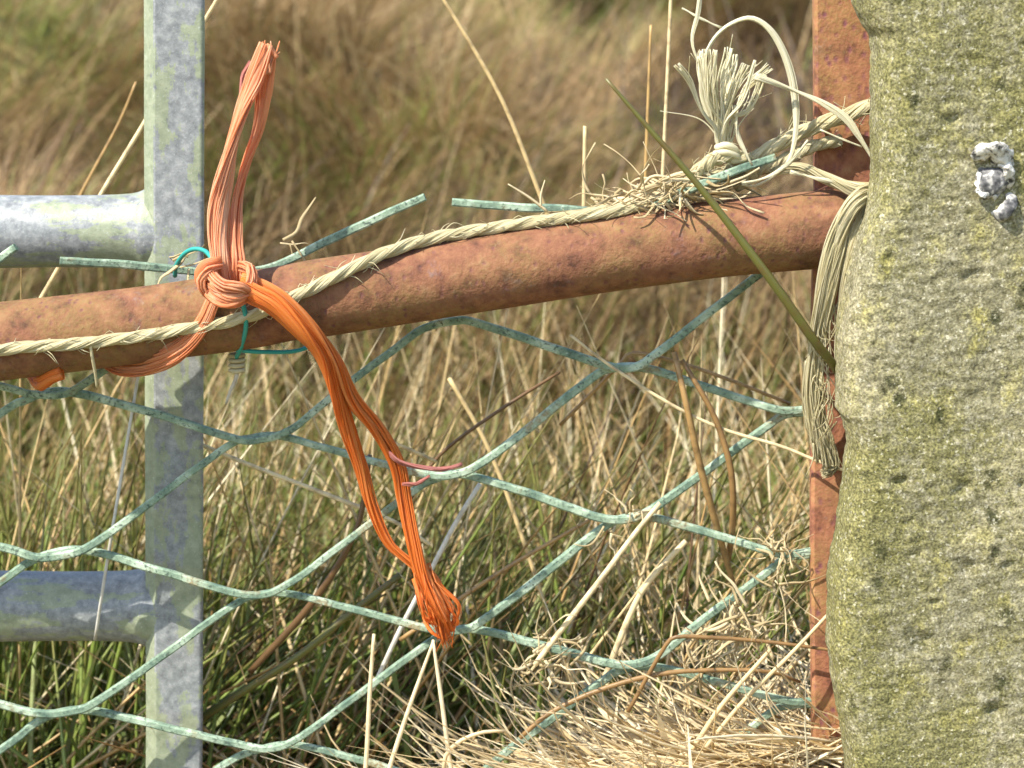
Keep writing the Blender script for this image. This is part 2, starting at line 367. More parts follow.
# ------------------------------------------------------------------ galvanised gate
GY = .033
galv = empty('galvanised_gate', P(174, 800, GY+.015), 'grey galvanised steel gate end with two tube bars, algae stained, at the left', 'gate')
mb = MB(); W = .0295; sec = []
zb, zt = P(174, 1010, GY)[2], P(174, -260, GY)[2]
x0 = P(142.5, 400, GY)[0]; x1 = P(203, 400, GY)[0]; D = .042
prof = []
def arc(cx, cy, rx, ry, a0, a1, n=6): return [(cx+rx*math.cos(a), cy+ry*math.sin(a)) for a in np.linspace(R(a0), R(a1), n)]
prof = [(x0, GY+.0070), (x0+.0002, GY+.0062), (x0+.0058, GY+.0005), (x0+.0068, GY)] + arc(x1-.0022, GY+.0022, .0022, .0022, 270, 360) + arc(x1-.010, GY+D-.003, .003, .003, 0, 90) + arc(x0+.003, GY+D-.003, .003, .003, 90, 180)
zs = np.linspace(zb, zt, 90); gtab = np.array([P(174, k, GY)[2] for k in range(-260, 1011)])
def lean(z):
    k = np.interp(z, gtab[::-1], np.arange(-260, 1011)[::-1]); return P(174.5, k, GY)[0]-P(174.5, 400, GY)[0]
vs = np.array([(x+lean(z)+.0003*mnoise.noise((5, z*20, 0)), y, z) for z in zs for (x, y) in prof]); n = len(prof)
f = [(i*n+j, i*n+(j+1) % n, (i+1)*n+(j+1) % n, (i+1)*n+j) for i in range(len(zs)-1) for j in range(n)]
f += [tuple(range(n))[::-1], tuple(range((len(zs)-1)*n, len(zs)*n))]
mb.add(vs, f, 0, np.zeros((len(vs), 3))); gu = mb.build('upright', M_GALV, galv, False); gu.data.materials.append(M_ALGAE)
for i, pl in enumerate(gu.data.polygons):
    if i < (len(zs)-1)*n and i % n in (1, n-1, 0): pl.material_index = 1
for (yl, yr, wl) in ((233, 231, 0), (606, 606, 1)):
    mb = MB(); GC = GY+.0222
    a, b = P(-420, yl, GC), P(172, yr, GC)
    t = np.concatenate([np.linspace(0, .93, 40), np.linspace(.935, 1, 16)]); p = a+(b-a)*t[:, None]
    dist = np.maximum(0, (P(147, yr, GC)[0]-p[:, 0]))
    rad = .0189+.0030*np.exp(-dist/.0045)+.00025*np.sin(p[:, 0]*60)
    mb.tube(p, rad, 40); mb.build('bar', M_GALVBAR, galv)

# ------------------------------------------------------------------ green mesh
V_, T_ = .0095, .0150       # depth of the valley bends (front) and the peak bends (behind)
Z = [
 [(-180, 352, T_), (-150, 352, T_), (0, 386, V_), (30, 394, V_), (62, 394, V_), (88, 381, V_), (150, 336, T_), (200, 300, T_)],
 [(-160, 500, V_), (-120, 503, V_), (0, 414, T_), (24, 401, T_), (50, 392, T_), (82, 394, T_), (160, 415, .012), (232, 438, V_), (262, 439, V_), (292, 429, V_), (330, 398, .012), (400, 345, .0125), (425, 328, T_), (455, 321, T_), (480, 324, T_), (560, 350, .012), (606, 366, V_), (634, 367, V_), (655, 355, V_), (700, 320, .012), (762, 272, .0125), (800, 242, .013)],
 [(-180, 510, T_), (-140, 513, T_), (0, 547, .011), (36, 557, V_), (66, 555, V_), (95, 543, V_), (150, 503, .012), (225, 448, T_), (250, 438, T_), (284, 437, T_), (360, 458, .012), (428, 475, V_), (458, 474, V_), (482, 463, V_), (530, 427, .012), (592, 378, T_), (615, 368, T_), (645, 368, T_), (700, 385, .012), (770, 408, V_), (790, 411, V_), (815, 408, V_)],
 [(-160, 660, V_), (-120, 663, V_), (0, 583, .012), (28, 563, T_), (54, 553, T_), (90, 551, T_), (160, 571, .012), (228, 591, V_), (262, 595, V_), (288, 584, V_), (330, 554, .012), (412, 492, T_), (435, 479, T_), (464, 475, T_), (540, 497, .012), (598, 517, V_), (628, 519, V_), (654, 508, V_), (700, 475, .012), (762, 430, .0125), (785, 415, T_), (812, 412, T_)],
 [(-180, 660, T_), (-140, 663, T_), (0, 704, .011), (42, 714, V_), (72, 711, V_), (98, 701, V_), (160, 658, .012), (232, 606, T_), (254, 596, T_), (290, 594, T_), (360, 611, .012), (426, 628, V_), (462, 630, V_), (486, 618, V_), (540, 577, .012), (594, 534, T_), (618, 520, T_), (648, 517, T_), (700, 530, .012), (768, 551, V_), (790, 554, V_), (818, 550, V_)],
 [(-160, 820, V_), (-120, 822, V_), (0, 750, .012), (34, 724, T_), (60, 713, T_), (96, 711, T_), (170, 728, .012), (244, 746, V_), (274, 748, V_), (298, 738, V_), (350, 701, .012), (420, 649, T_), (444, 635, T_), (474, 629, T_), (540, 645, .012), (604, 662, V_), (632, 665, V_), (658, 656, V_), (700, 622, .012), (765, 574, T_), (786, 558, T_), (814, 554, T_)],
 [(-180, 812, T_), (-140, 815, T_), (0, 862, .011), (50, 870, V_), (90, 866, V_), (160, 815, .012), (222, 766, T_), (258, 750, T_), (296, 745, T_), (360, 760, .012), (430, 780, V_), (466, 782, V_), (520, 742, .012), (598, 684, T_), (622, 670, T_), (654, 667, T_), (710, 680, .012), (770, 697, V_), (796, 702, V_), (820, 700, V_)],
 [(-160, 975, V_), (0, 905, .012), (50, 870, T_), (100, 866, T_), (240, 900, V_), (290, 895, V_), (360, 850, .012), (440, 790, T_), (480, 785, T_), (600, 815, V_), (650, 812, V_), (760, 720, T_), (790, 706, T_), (816, 704, T_)],
 # strands cut off above the rail
 [(60, 261, -.006), (90, 262, -.002), (150, 267, .006), (205, 272, .010), (245, 272, .011), (282, 263, .010), (340, 235, .007), (425, 197, .004)],
 [(452, 202, -.004), (500, 206, -.003), (560, 209, -.003), (610, 211, -.006), (650, 206, -.014), (698, 185, -.021), (735, 171, -.020), (775, 157, -.016)],
 [(-160, 262, .01), (-60, 283, .012), (-20, 272, .01), (16, 247, .006)],
]
SQ = [math.atan2(b, a) for a, b in ((1, .62), (.62, 1), (-.62, 1), (-1, .62), (-1, -.62), (-.62, -1), (.62, -1), (1, -.62))]
mb = MB()
for zg in Z:
    p = spline(pts(zg), .0035)
    p = spline(pts(zg), .0022)
    for i in range(len(p)):
        p[i, 2] += .0005*mnoise.noise((p[i, 0]*60, p[i, 2]*60, 1)); p[i, 1] += .0004*mnoise.noise((p[i, 0]*40, 7, p[i, 2]*40))
    mb.tube(p, [.0020, .0022, .00185, .0023, .0020], 8, angles=SQ, flat=.8)
mesh_panel = mb.build('wire_mesh', M_MESH, None, False)
tag(mesh_panel, 'pale green coated diamond wire mesh with cut ends, fixed behind the rusty rail', 'wire mesh')

# ------------------------------------------------------------------ stone post
edge = [(-260, 850), (-60, 853), (0, 856), (12, 859), (22, 864), (36, 872), (60, 874), (110, 874), (180, 873), (205, 868), (240, 853), (275, 846), (330, 838), (380, 837), (410, 838), (425, 845), (440, 848), (470, 846), (500, 842), (540, 836), (580, 829), (640, 828), (690, 833), (720, 840), (768, 846), (830, 850), (1010, 858)]
ey = np.array([q[0] for q in edge], float); ex = np.array([q[1] for q in edge], float)
SY = -.045                                             # depth at which the silhouette edge sits
nz_, nu = 560, 120
rows = []; zs = np.linspace(P(900, 990, SY)[2], P(900, -250, SY)[2], nz_)
# vertical row -> photo row at depth SY
tab = np.array([P(900, k, SY)[2] for k in range(-260, 1011)]); ky = np.arange(-260, 1011)
def srow(z): return np.interp(z, tab[::-1], ky[::-1])
esm = np.array([np.interp(k, ey, ex) for k in range(-400, 1151)]); esm = np.convolve(esm, np.ones(260)/260, 'same')
for z in zs:
    r = srow(z); e = np.interp(r, ey, ex)+1.8*mnoise.noise((z*90, 0, 4))+.9*mnoise.noise((z*260, 9, 4)); xl = P(e, r, SY)[0]
    xs_ = P(np.interp(np.clip(r, -130, 880), np.arange(-400, 1151), esm), r, SY)[0]
    ring = []; back, front = -.022, -.066
    for k in range(8): ring.append((xl+.004+.04*(1-k/8.0)**1.2, back, 0))
    ring.append((xl+.0015, -.028, 0)); ring.append((xl+.0003, -.036, 1))
    for k in range(10): ring.append((xl+.0012*k/10, -.042-.013*k/10, 1))
    for k in range(1, 13):
        q = k/12*math.pi/2; ring.append((xl+.0012+.014*(1-math.cos(q)), -.055-.011*math.sin(q), 1))
    xq = xl+.0152; xr = xs_+.30
    for k in range(1, 101):
        w = k/100; ring.append((xq+(xr-xq)*w, front, 1))
    ring += [(xr+.003, front+.02, 1), (xr, back-.01, 1), (xr-.01, back, 0), (xl+.2, back, 0), (xl+.1, back, 0)]
    rows.append(ring)
n = len(rows[0]); vv = []
for z, ring in zip(zs, rows):
    for (x, y, k) in ring:
        if k:
            q = Vector((x, y, z)); h = .0026*mnoise.noise(q*9)+.0009*mnoise.noise(q*40)+.0007*mnoise.noise(q*110)+.0010*mnoise.noise(q*330)
            pit = mnoise.noise(q*85+Vector((9, 2, 5))); h -= .009*max(0, pit-.45)
            e_ = min(1, max(0, (x-ring[10][0])/.016)); e_ = e_*e_*(3-2*e_); vv.append((x-h*(1-e_)*.55, y-h*e_, z))
        else: vv.append((x, y, z))
f = [(i*n+j, i*n+(j+1) % n, (i+1)*n+(j+1) % n, (i+1)*n+j) for i in range(nz_-1) for j in range(n)]
f += [tuple(range((nz_-1)*n, nz_*n)), tuple(range(n))[::-1]]
me = bpy.data.meshes.new('stone'); me.from_pydata(vv, [], f)
post = empty('stone_post', (P(960, 760, -.06)[0], -.06, 0), 'rough stone gatepost covered in olive and yellow lichen at the right edge', 'gatepost')
link('stone', me, M_STONE, post)
# painted iron staple in the stone
t = NT('flaking_white_paint'); o = t.obj(); n1 = t.noise(o, 260, 4, .6)
c = t.ramp(n1, [(.36, (.06, .06, .055)), (.43, (.30, .28, .24)), (.50, (.56, .54, .48)), (.7, (.70, .68, .62))])
M_PAINT = t.fin(c, .9, .1, t.bump(n1, .9, .002))
t = NT('dark_iron'); M_IRON = t.fin(t.ramp(t.noise(t.obj(), 200, 4), [(.40, (.05, .05, .05)), (.52, (.16, .155, .15)), (.60, (.45, .43, .39))]), .85, .2)
SF = -.0655
def staple_pts(l): return spline(pts(l, SF), .0012)
mb = MB()
def tap(l, r, flat=.5): mb.tube(staple_pts(l), r, 16, flat=flat)
tap([(978, 163, SF+.004), (984, 154, SF-.004), (994, 151, SF-.005), (1003, 157, SF-.003), (1007, 166, SF+.002)], [.0030, .0048, .0052, .0044, .0030])
tap([(1002, 156, SF), (1008, 168, SF-.004), (1009, 180, SF-.003), (1006, 188, SF+.002)], [.0026, .0030, .0026, .0018])
tap([(980, 172, SF+.002), (978, 182, SF-.002), (980, 191, SF-.003), (988, 196, SF-.003), (996, 197, SF+.002)], [.0016, .0022, .0024, .0020, .0012])
lump(mb, .0018, 150); lump(mb, .0016, 330); lump(mb, .0006, 800)
pin = mb.build('iron_staple', M_PAINT, post); pin['label'] = 'small iron staple with flaking white paint'
mb = MB(); mb.tube(staple_pts([(991, 166, SF+.004), (993, 174, SF-.001), (996, 184, SF-.002), (1001, 194, SF+.002)]), [.0045, .0075, .0075, .0045], 16, flat=.4); tap([(1012, 190, SF+.003), (1011, 202, SF-.003), (1003, 212, SF-.003), (993, 217, SF+.001), (990, 218, SF+.005)], [.0022, .0030, .0034, .0028, .0016]); lump(mb, .0016, 170); lump(mb, .0008, 500); mb.build('plug', M_IRON, pin)
pin.children[0].location = (0, 0, 0)

# ------------------------------------------------------------------ fibre bundles and ropes
def bundle(mb, path, width, n, rf, thick=.45, twist=2.0, flare=0.0, tone=(0, 1), sides=5, n0=None, jit=.10, tstart=0.0, ph=0.3, raw=False, cs=1.0, cflat=(.6, .9), spin=0.0):
    p = path if raw else spline(path, .0025); N = len(p); tt = np.linspace(0, 1, N)
    w = np.interp(tt, np.linspace(0, 1, len(width)), width)
    T, Nn, B = frames(p, n0); phi = ph+twist*tt
    nc = max(3, int(n/5)) if n > 4 else 1
    for i in range(nc+int(n*(1.5 if cs > 1.1 else 2.4)/cs)):
        core = i < nc
        if core: a = i*2*math.pi/nc+random.gauss(0, .3); r = .52
        else: a = random.uniform(0, 2*math.pi); r = random.uniform(.72, 1.04)
        u, v = r*math.cos(a), r*math.sin(a)
        k = random.uniform(.4, 2.2); ph2 = random.uniform(0, 6.28)
        du = jit*np.sin(tt*6*k+ph2); dv = jit*np.cos(tt*5*k+ph2*1.7)
        fl = 1+flare*np.maximum(0, tt-.6)*2.5*random.uniform(.2, 1.6)
        uu, vv_ = (u+du)*w*fl, (v+dv)*w*thick*fl
        off = Nn*(uu*np.cos(phi)-vv_*np.sin(phi))[:, None]*.5+B*(uu*np.sin(phi)*thick**.3+vv_*np.cos(phi))[:, None]*.5
        s0 = int(N*random.uniform(0, .02)); s1 = N-int(N*random.uniform(0, .06 if flare else .02))
        q = (p+off)[s0:s1]
        if len(q) < 3: continue
        if core: mb.tube(q, np.maximum(w[s0:s1]*cs*1.25/max(3, nc)**.75*random.uniform(.8, 1.1)*.5, .0004), 9, tone=random.uniform(*tone), flat=random.uniform(*cflat), roll=random.random()*6, spin=random.uniform(-1, 1)*spin)
        else:
            ra = rf*random.uniform(.25, .55); mb.tube(q, [ra*.8, ra, ra, ra*.6], 4, tone=random.uniform(*tone), flat=random.uniform(.5, 1), roll=random.random()*6)
def cord(mb, path, r, pitch=.024, strands=3, hairs=0, tone=(.35, .8), hl=.010):
    p = spline(path, .0018); T, Nn, B = frames(p); L = np.concatenate([[0], np.cumsum(np.linalg.norm(np.diff(p, axis=0), axis=1))])
    rr_ = np.interp(np.linspace(0, 1, len(p)), np.linspace(0, 1, len(np.atleast_1d(r))), np.atleast_1d(r))
    for k in range(strands):
        a = -L/pitch*2*math.pi+k*2*math.pi/strands
        c0 = p+(Nn*np.cos(a)[:, None]+B*np.sin(a)[:, None])*(rr_*.42)[:, None]
        mb.tube(c0, rr_*.60, 10, tone=random.uniform(*tone))
        for m in range(11):                        # fibres on each strand
            b = -L/(pitch*1.3)*2*math.pi*random.uniform(.8, 1.2)+m*2*math.pi/11
            mb.tube(c0+(Nn*np.cos(b)[:, None]+B*np.sin(b)[:, None])*(rr_*.57)[:, None], rr_*random.uniform(.06, .13), 4, tone=random.uniform(*tone))
    for h in range(hairs):
        i = random.randrange(2, len(p)-2); a = random.uniform(0, 6.28); d = Nn[i]*math.cos(a)+B[i]*math.sin(a)
        s0 = p[i]+d*rr_[i]*.8; ln = hl*random.uniform(.3, 1.2); tdir = T[i]*random.choice((-1, 1))*random.uniform(.5, 1.6)
        m_ = s0+(d*.5+tdir*.6)*ln*.5; e = m_+(d*random.uniform(-.3, .9)+tdir*.5+np.array([0, 0, random.uniform(-.5, .4)]))*ln*.6
        mb.tube(spline([s0, m_, e], .0015), [.00028, .00022, .00012], 3, tone=random.uniform(.4, 1))

# sisal rope
rope = empty('sisal_rope', P(640, 207, -.02), 'frayed pale sisal rope lying along the rusty rail and tied at the stone post', 'rope')
mb = MB()
main = [(-420, 402), (-200, 378), (0, 350), (60, 345), (120, 339), (190, 328), (250, 316), (300, 294), (345, 272), (385, 253), (430, 239), (480, 230), (540, 221), (600, 213)]
mp = [P(a, b, on_rail(a, b)) for a, b in main]+[P(650, 204, -.014), P(700, 184, -.010), P(745, 163, -.006), P(800, 133, -.004), P(850, 114, -.006), P(880, 103, -.010), P(905, 96, -.012)]
cord(mb, mp, [.0030]*9+[.0032, .0036, .0038], .046, hairs=300)
mb.build('cord', M_SISAL, rope)
mb = MB(); cord(mb, pts([(702, 190, -.006), (730, 181, -.004), (770, 166, -.003), (815, 146, -.004), (840, 140, 0)]), .0031, .022, hairs=30)
cord(mb, pts([(690, 182, -.012), (702, 168, -.016), (722, 156, -.018), (745, 160, -.014), (752, 174, -.008), (735, 186, -.004)]), .0036, .022, hairs=30)
mb.build('hitch', M_SISAL, rope)
# frayed tuft standing up
mb = MB(); base = (723, 158)
for tips, wdt, nn in (([(724, 120), (728, 88), (734, 52)], .006, 8), ([(722, 118), (722, 84), (726, 50)], .006, 8), ([(721, 118), (714, 84), (717, 54)], .005, 7), ([(725, 122), (735, 95), (744, 58)], .005, 7), ([(724, 125), (742, 98), (753, 62)], .003, 4),
                     ([(726, 128), (746, 96), (772, 64)], .005, 6), ([(722, 125), (748, 104), (764, 78)], .004, 5), ([(719, 125), (707, 95), (702, 48)], .004, 5), ([(718, 125), (705, 98), (696, 60)], .003, 4),
                     ([(718, 130), (702, 112), (688, 84), (678, 63)], .0028, 4), ([(717, 134), (704, 100), (698, 66), (700, 46)], .002, 3)):
    q = [base]+[(a+random.gauss(0, 2), b+random.gauss(0, 4)) for a, b in tips]; dy = random.uniform(-.022, .016)
    bundle(mb, pts([(a, b, -.012+dy*k/3) for k, (a, b) in enumerate(q)]), [.004, wdt*.8, wdt*.9, wdt*.55], max(3, nn//2), .0010, .35, 2.5, .5, (.2, 1), jit=.45, cs=.8, cflat=(.25, .5), spin=3)
mb.tube(spline(pts([(716, 148, -.018), (726, 145, -.021), (736, 150, -.018), (734, 156, -.012)]), .001), .0016, 6, tone=.7)
mb.tube(spline(pts([(714, 154, -.018), (726, 152, -.021), (738, 157, -.018), (735, 162, -.012)]), .001), .0016, 6, tone=.5)
for i in range(22):
    x0_, y0_ = random.gauss(722, 3), random.uniform(100, 140); a_ = random.gauss(math.pi/2, .45); l_ = random.uniform(30, 75)
    q = pts([(x0_, y0_+14, -.012), (x0_+l_*.5*math.cos(a_)+random.gauss(0, 4), y0_-l_*.5*math.sin(a_), -.012+random.gauss(0, .006)), (x0_+l_*1.1*math.cos(a_)+random.gauss(0, 8), y0_-l_*math.sin(a_), -.012+random.gauss(0, .01))])
    mb.tube(spline(q, .002), [.0004, .0003, .00015], 4, flat=.4)
mb.build('frayed_tuft', M_TUFT, rope)
def strand(path, w=.0022, n=5, rf=.0005, mat=M_TUFT, y=-.015, flare=0, tone=(.4, 1)):
    mb = MB(); bundle(mb, pts(path, y), [w, w*.85, w, w*.6], n, rf, .35, 5, flare, tone, 4, cs=.8); return mb.build('loose_strand', mat, rope)
strand([(712, 120), (702, 90), (706, 55), (722, 30), (748, 18), (768, 28), (783, 52), (793, 85), (796, 125), (790, 158), (775, 175), (755, 186), (742, 184)], .0036, 9, .0006)
strand([(716, 95), (700, 65), (692, 40), (698, 12), (702, -20), (708, -60)], .0022, 5)
strand([(755, 77), (780, 85), (800, 93), (822, 103), (845, 118), (858, 135), (871, 156), (880, 176)], .0036, 9, .0006, y=-.020)
strand([(722, 28), (700, 18), (682, 8)], .0012, 3)
strand([(736, 105), (738, 135), (747, 155), (752, 165)], .0022, 5, y=-.02)
strand([(742, 184), (765, 178), (790, 162), (808, 140)], .0022, 5, y=-.024)
strand([(790, 172), (815, 178), (850, 186)], .0022, 6, y=-.024)
strand([(820, 130), (850, 142), (862, 147)], .0008, 3, y=-.02)
# thick hank over the rail end, hanging down by the post
mb = MB()
bundle(mb, pts([(772, 172, -.012), (800, 168, -.016), (825, 178, -.020), (850, 188, -.024), (872, 192, -.028)]), [.004, .006, .007, .010], 24, .0007, .8, 2, 0, (.2, .9))
for k in range(7):
    o1, o2, o3 = random.gauss(0, 3), random.gauss(0, 3.5), random.gauss(0, 4)
    bundle(mb, pts([(878, 188+k, -.028), (862+o1*.5, 190+k*1.5, -.037-.001*k), (849+o1, 212, -.040-.0012*k), (838+o2, 245, -.042), (829+o2+o3*.3, 290, -.036), (820+o3, 340, -.026), (815+o3, 390, -.018), (819+o2, 430+o1*3, -.014), (825+o3, 462+random.gauss(0, 6), -.012)]), [.004, .0045, .005, .0045, .0035, .003, .0035, .004, .003], 9, .0010, .5, 2.5, .3, (.1, .95), jit=.4, cs=.75, cflat=(.25, .5), spin=5)
for k in range(3):
    o1 = random.gauss(0, 3)
    bundle(mb, pts([(878, 194, -.030), (868, 204+3*k, -.040), (856+o1, 240, -.043), (846+o1, 290, -.038), (838+o1*.5, 335, -.030), (836, 358+8*k, -.028)]), [.004, .005, .0045, .003, .0015], 8, .0009, .5, 2, .2, (.1, .9), jit=.35, cs=.75, cflat=(.25, .5), spin=5)
bundle(mb, pts([(812, 360, -.018), (814, 410, -.012), (822, 440, -.010), (832, 466, -.008), (824, 470, -.010)]), [.005, .008, .011, .006], 20, .0009, .6, 1.4, .2, (.2, .9), jit=.5, cs=.4)
for i in range(70):
    k = random.random(); x0_ = np.interp(k, [0, .25, .5, 1], [855, 838, 824, 822])+random.gauss(0, 6); y0_ = 205+240*k
    q = pts([(x0_, y0_, -.040+.024*k), (x0_+random.gauss(-1, 5), y0_+random.uniform(10, 25), -.042+.026*k), (x0_+random.gauss(-2, 10), y0_+random.uniform(22, 55), -.040+.026*k)])
    mb.tube(spline(q, .002), [.0004, .0003, .00012], 4, flat=.4)
mb.build('hanging_fringe', M_SISAL, rope)

# tangle of hay caught on the rail by the rope
mb = MB()
for i in range(150):
    c0 = np.array(P(random.triangular(590, 745, 665), 0, 0)); px = random.triangular(585, 750, 672); py = rail_c(px)-38-random.triangular(0, 26, 5)
    yy = random.uniform(-.026, .004); ln = random.uniform(.010, .04); a = random.gauss(0, .7)
    q = [P(px, py, yy)]; d = np.array([math.cos(a)*random.choice((-1, 1)), random.gauss(0, .4), math.sin(a)*.6])
    for k in range(4):
        d = nz(d+rng.normal(0, .38, 3)*np.array([1, .6, .8])); q.append(q[-1]+d*ln/4)
        lo = P(px, rail_c(px)-37, yy)[2]-.004
        q[-1][2] = max(q[-1][2], lo)
    r0 = random.uniform(.0003, .0013); mb.tube(spline(q, .002), [r0, r0, r0*.6], 5, flat=.3, spin=random.uniform(-3, 3))
for (l, w) in (([(700, 180), (668, 182), (630, 200), (600, 212)], .001), ([(690, 184), (655, 176), (640, 188), (612, 205)], .0008), ([(720, 182), (700, 172), (672, 176), (650, 192), (620, 208)], .001), ([(548, 212), (530, 198), (508, 184)], .0007), ([(541, 208), (541, 195), (545, 180)], .0006)):
    mb.tube(spline(pts(l, -.018), .002), [w, w, w*.5], 4, flat=.5, tone=.8)
tag(mb.build('hay_tangle', M_HAY), 'pale curled wisps of dry hay caught between the sisal rope and rail top', 'hay')
def wisp(name, lab, groups, mat=M_HAY):
    mb = MB()
    for (cx, cy, y, n, sp, ln) in groups:
        for i in range(n):
            q = [P(cx+random.gauss(0, sp), cy+random.gauss(0, sp*.8), y+random.gauss(0, .003))]; d = nz(rng.normal(0, 1, 3)*np.array([1, .4, 1.2]))
            for k in range(4): d = nz(d+rng.normal(0, .42, 3)*np.array([1, .5, 1])); q.append(q[-1]+d*ln*random.uniform(.1, .4))
            r0 = random.uniform(.0003, .0011); mb.tube(spline(q, .002), [r0, r0, r0*.5], 5, flat=.3, spin=random.uniform(-3, 3))
    return tag(mb.build(name, mat), lab, 'hay')
wisp('hay_wisp', 'small wisp of dry hay wound round the mesh end beside the rusty upright', [(782, 550, .006, 22, 6, .016), (776, 575, .006, 6, 9, .03)])
wisp('hay_wisp', 'dry hay wisp caught on the middle of the mesh above the straw', [(632, 512, .004, 8, 7, .016), (612, 535, .002, 5, 7, .02)])
wisp('hay_wisp', 'grey brown matted hay hanging below the mesh in the right bay', [(735, 620, .01, 34, 12, .028), (725, 660, .012, 30, 18, .028)])
wisp('hay_wisp', 'brown matted hay on the mesh crossing left of the straw heap', [(545, 662, .004, 30, 14, .024)])
wisp('hay_wisp', 'few curled hairs of hay beside the teal wire on the left cut strand', [(185, 262, -.004, 5, 6, .025)])
wisp('hay_wisp', 'few curled hairs of hay above the rail right of the orange knot', [(284, 242, .01, 4, 4, .03)])

# ------------------------------------------------------------------ orange twine
tw = empty('orange_twine', P(228, 284, -.04), 'orange baler twine knotted round the rusty rail with a long hanging tail', 'twine')
kb = MB()
ky_ = -.040
mb = MB()
bundle(mb, pts([(226, 282, ky_), (222, 262, ky_-.002), (219, 235, -.036), (220, 200, -.030), (227, 160, -.027), (240, 115, -.024), (254, 78, -.022), (266, 44, -.021)]), [.009, .0095, .0125, .013, .0115, .0115, .0115, .007], 28, .00105, .5, 2.4, 0, (.25, 1), jit=.14, cs=1.2, cflat=(.25, .5), spin=5)
bundle(mb, pts([(238, 282, ky_), (238, 262, ky_), (236, 238, -.032), (237, 200, -.022), (246, 165, -.016), (258, 130, -.014), (263, 95, -.015), (270, 56, -.018)]), [.007, .006, .0075, .007, .007, .007, .008, .006], 14, .0009, .5, 2.6, 0, (.15, .9), jit=.14, cs=1.2, cflat=(.25, .5), spin=5)
for i in range(16):                                   # ragged torn tip
    x_ = random.uniform(256, 275); mb.tube(spline(pts([(x_*.5+132+random.gauss(0, 2), 74, -.021), (x_, 58, -.021), (x_+random.gauss(2, 3), random.uniform(40, 54), -.021)]), .001), [.0009, .0008, .0003], 5, flat=.35, spin=3)
for (l, w) in (([(262, 60), (268, 46), (277, 58)], .0012), ([(258, 66), (264, 48), (272, 50)], .001)): mb.tube(spline(pts(l, -.022), .001), w, 5, tone=.5, flat=.4)
mb.build('standing_end', M_FADED, tw)
mb = MB(); bundle(mb, pts([(252, 62, -.014), (246, 74, -.014), (243, 90, -.015), (242, 110, -.016)]), [.003, .005, .004, .002], 6, .0008, .4, 1, .5, (.1, .6)); mb.build('bleached_end', M_PINK, tw)
# knot: crossing turns
mb = MB()
turns = [
 [(222, 262, -.047), (208, 266, -.049), (200, 279, -.048), (206, 292, -.046), (220, 296, -.043), (232, 290, -.040)],
 [(206, 286, -.045), (218, 297, -.051), (234, 300, -.053), (248, 293, -.049), (253, 281, -.044), (246, 270, -.041)],
 [(206, 270, -.040), (214, 281, -.050), (226, 287, -.054), (240, 288, -.054), (250, 296, -.046)],
 [(240, 266, -.043), (250, 268, -.047), (252, 280, -.050), (246, 292, -.050), (232, 296, -.047)],
]
for l, w, nn in zip(turns, (.0075, .009, .0085, .007), (15, 18, 16, 13)):
    bundle(mb, pts(l), [w*.8, w, w, w*.8], nn, .0010, .6, 1.6, 0, (.1, 1), jit=.14, cs=1.15, cflat=(.3, .55), spin=4)
mb.build('knot', M_FADED, tw)
# turn round the rail going under to the left
def wrap(path_px, w, n, mat, name, gap=.0035, tail=None, tone=(.1, .9)):
    q = [P(a, b, on_rail(a, b, gap)) for a, b in path_px]
    if tail: q += list(pts(tail))
    mb = MB(); bundle(mb, np.array(q), w, n, .00105, .5, .9, 0, tone, jit=.08); return mb.build(name, mat, tw)
wrap([(220, 290), (212, 303), (206, 318), (196, 334), (182, 347), (165, 357)], [.006, .008, .011, .013, .013, .012], 26, M_FADED, 'turn', tail=[(140, 364, -.010), (115, 362, .004), (95, 345, .012)])
wrap([(62, 372), (52, 376)], [.007, .008, .007], 12, M_ORANGE, 'turn', tail=[(44, 381, -.016), (38, 382, -.008), (30, 372, .004)])
# hanging tail: single hank dividing in two and meeting again
mb = MB()
bundle(mb, pts([(238, 286, -.050), (256, 296, -.052), (275, 306, -.052), (300, 330, -.050), (322, 356, -.044), (336, 392, -.036), (348, 430, -.028), (360, 466, -.022), (372, 508, -.018), (390, 544, -.016), (420, 570, -.016), (436, 598, -.018), (446, 640, -.018)]), [.010, .0125, .013, .0125, .0105, .0085, .0072, .0065, .0065, .0065, .0075, .009, .006], 24, .0010, .5, 5.5, .1, (.05, .95), jit=.16, cs=1.25, cflat=(.22, .45), spin=9)
bundle(mb, pts([(240, 282, -.046), (258, 288, -.046), (282, 302, -.046), (308, 326, -.043), (334, 360, -.038), (352, 398, -.032), (377, 430, -.026), (396, 464, -.022), (404, 500, -.020), (413, 540, -.022), (424, 580, -.022), (440, 610, -.022), (452, 632, -.020)]), [.010, .0125, .013, .013, .0115, .010, .009, .008, .0072, .007, .008, .010, .006], 26, .0010, .5, 4.6, .1, (.05, .95), jit=.16, cs=1.25, cflat=(.22, .45), spin=9)
mb.build('tail', M_ORANGE, tw)
mb = MB()
for i in range(54):
    big = i < 11; u = random.random() if not big else i/10
    x0_, y0_ = 414+18*u+random.gauss(0, 2), random.uniform(562, 590); x1_ = 420+40*u+random.gauss(0, 2.5); y1_ = random.uniform(600, 622); d_ = -.020+random.gauss(0, .004)
    q = pts([(x0_, y0_, -.02), (x0_*.5+x1_*.5+random.gauss(0, 3), y0_*.5+y1_*.5, d_), (x1_, y1_, d_), (x1_*.5+447*.5+random.gauss(0, 2), 628+random.gauss(0, 4), -.019), (446+random.gauss(0, 4), 640+random.gauss(0, 6), -.018)])
    ra = random.uniform(.0009, .0015) if big else random.uniform(.0002, .0005); mb.tube(spline(q, .002), [ra, ra, ra*.9, ra*.5], 7 if big else 4, flat=.3, roll=random.random()*3, spin=random.uniform(-4, 4))
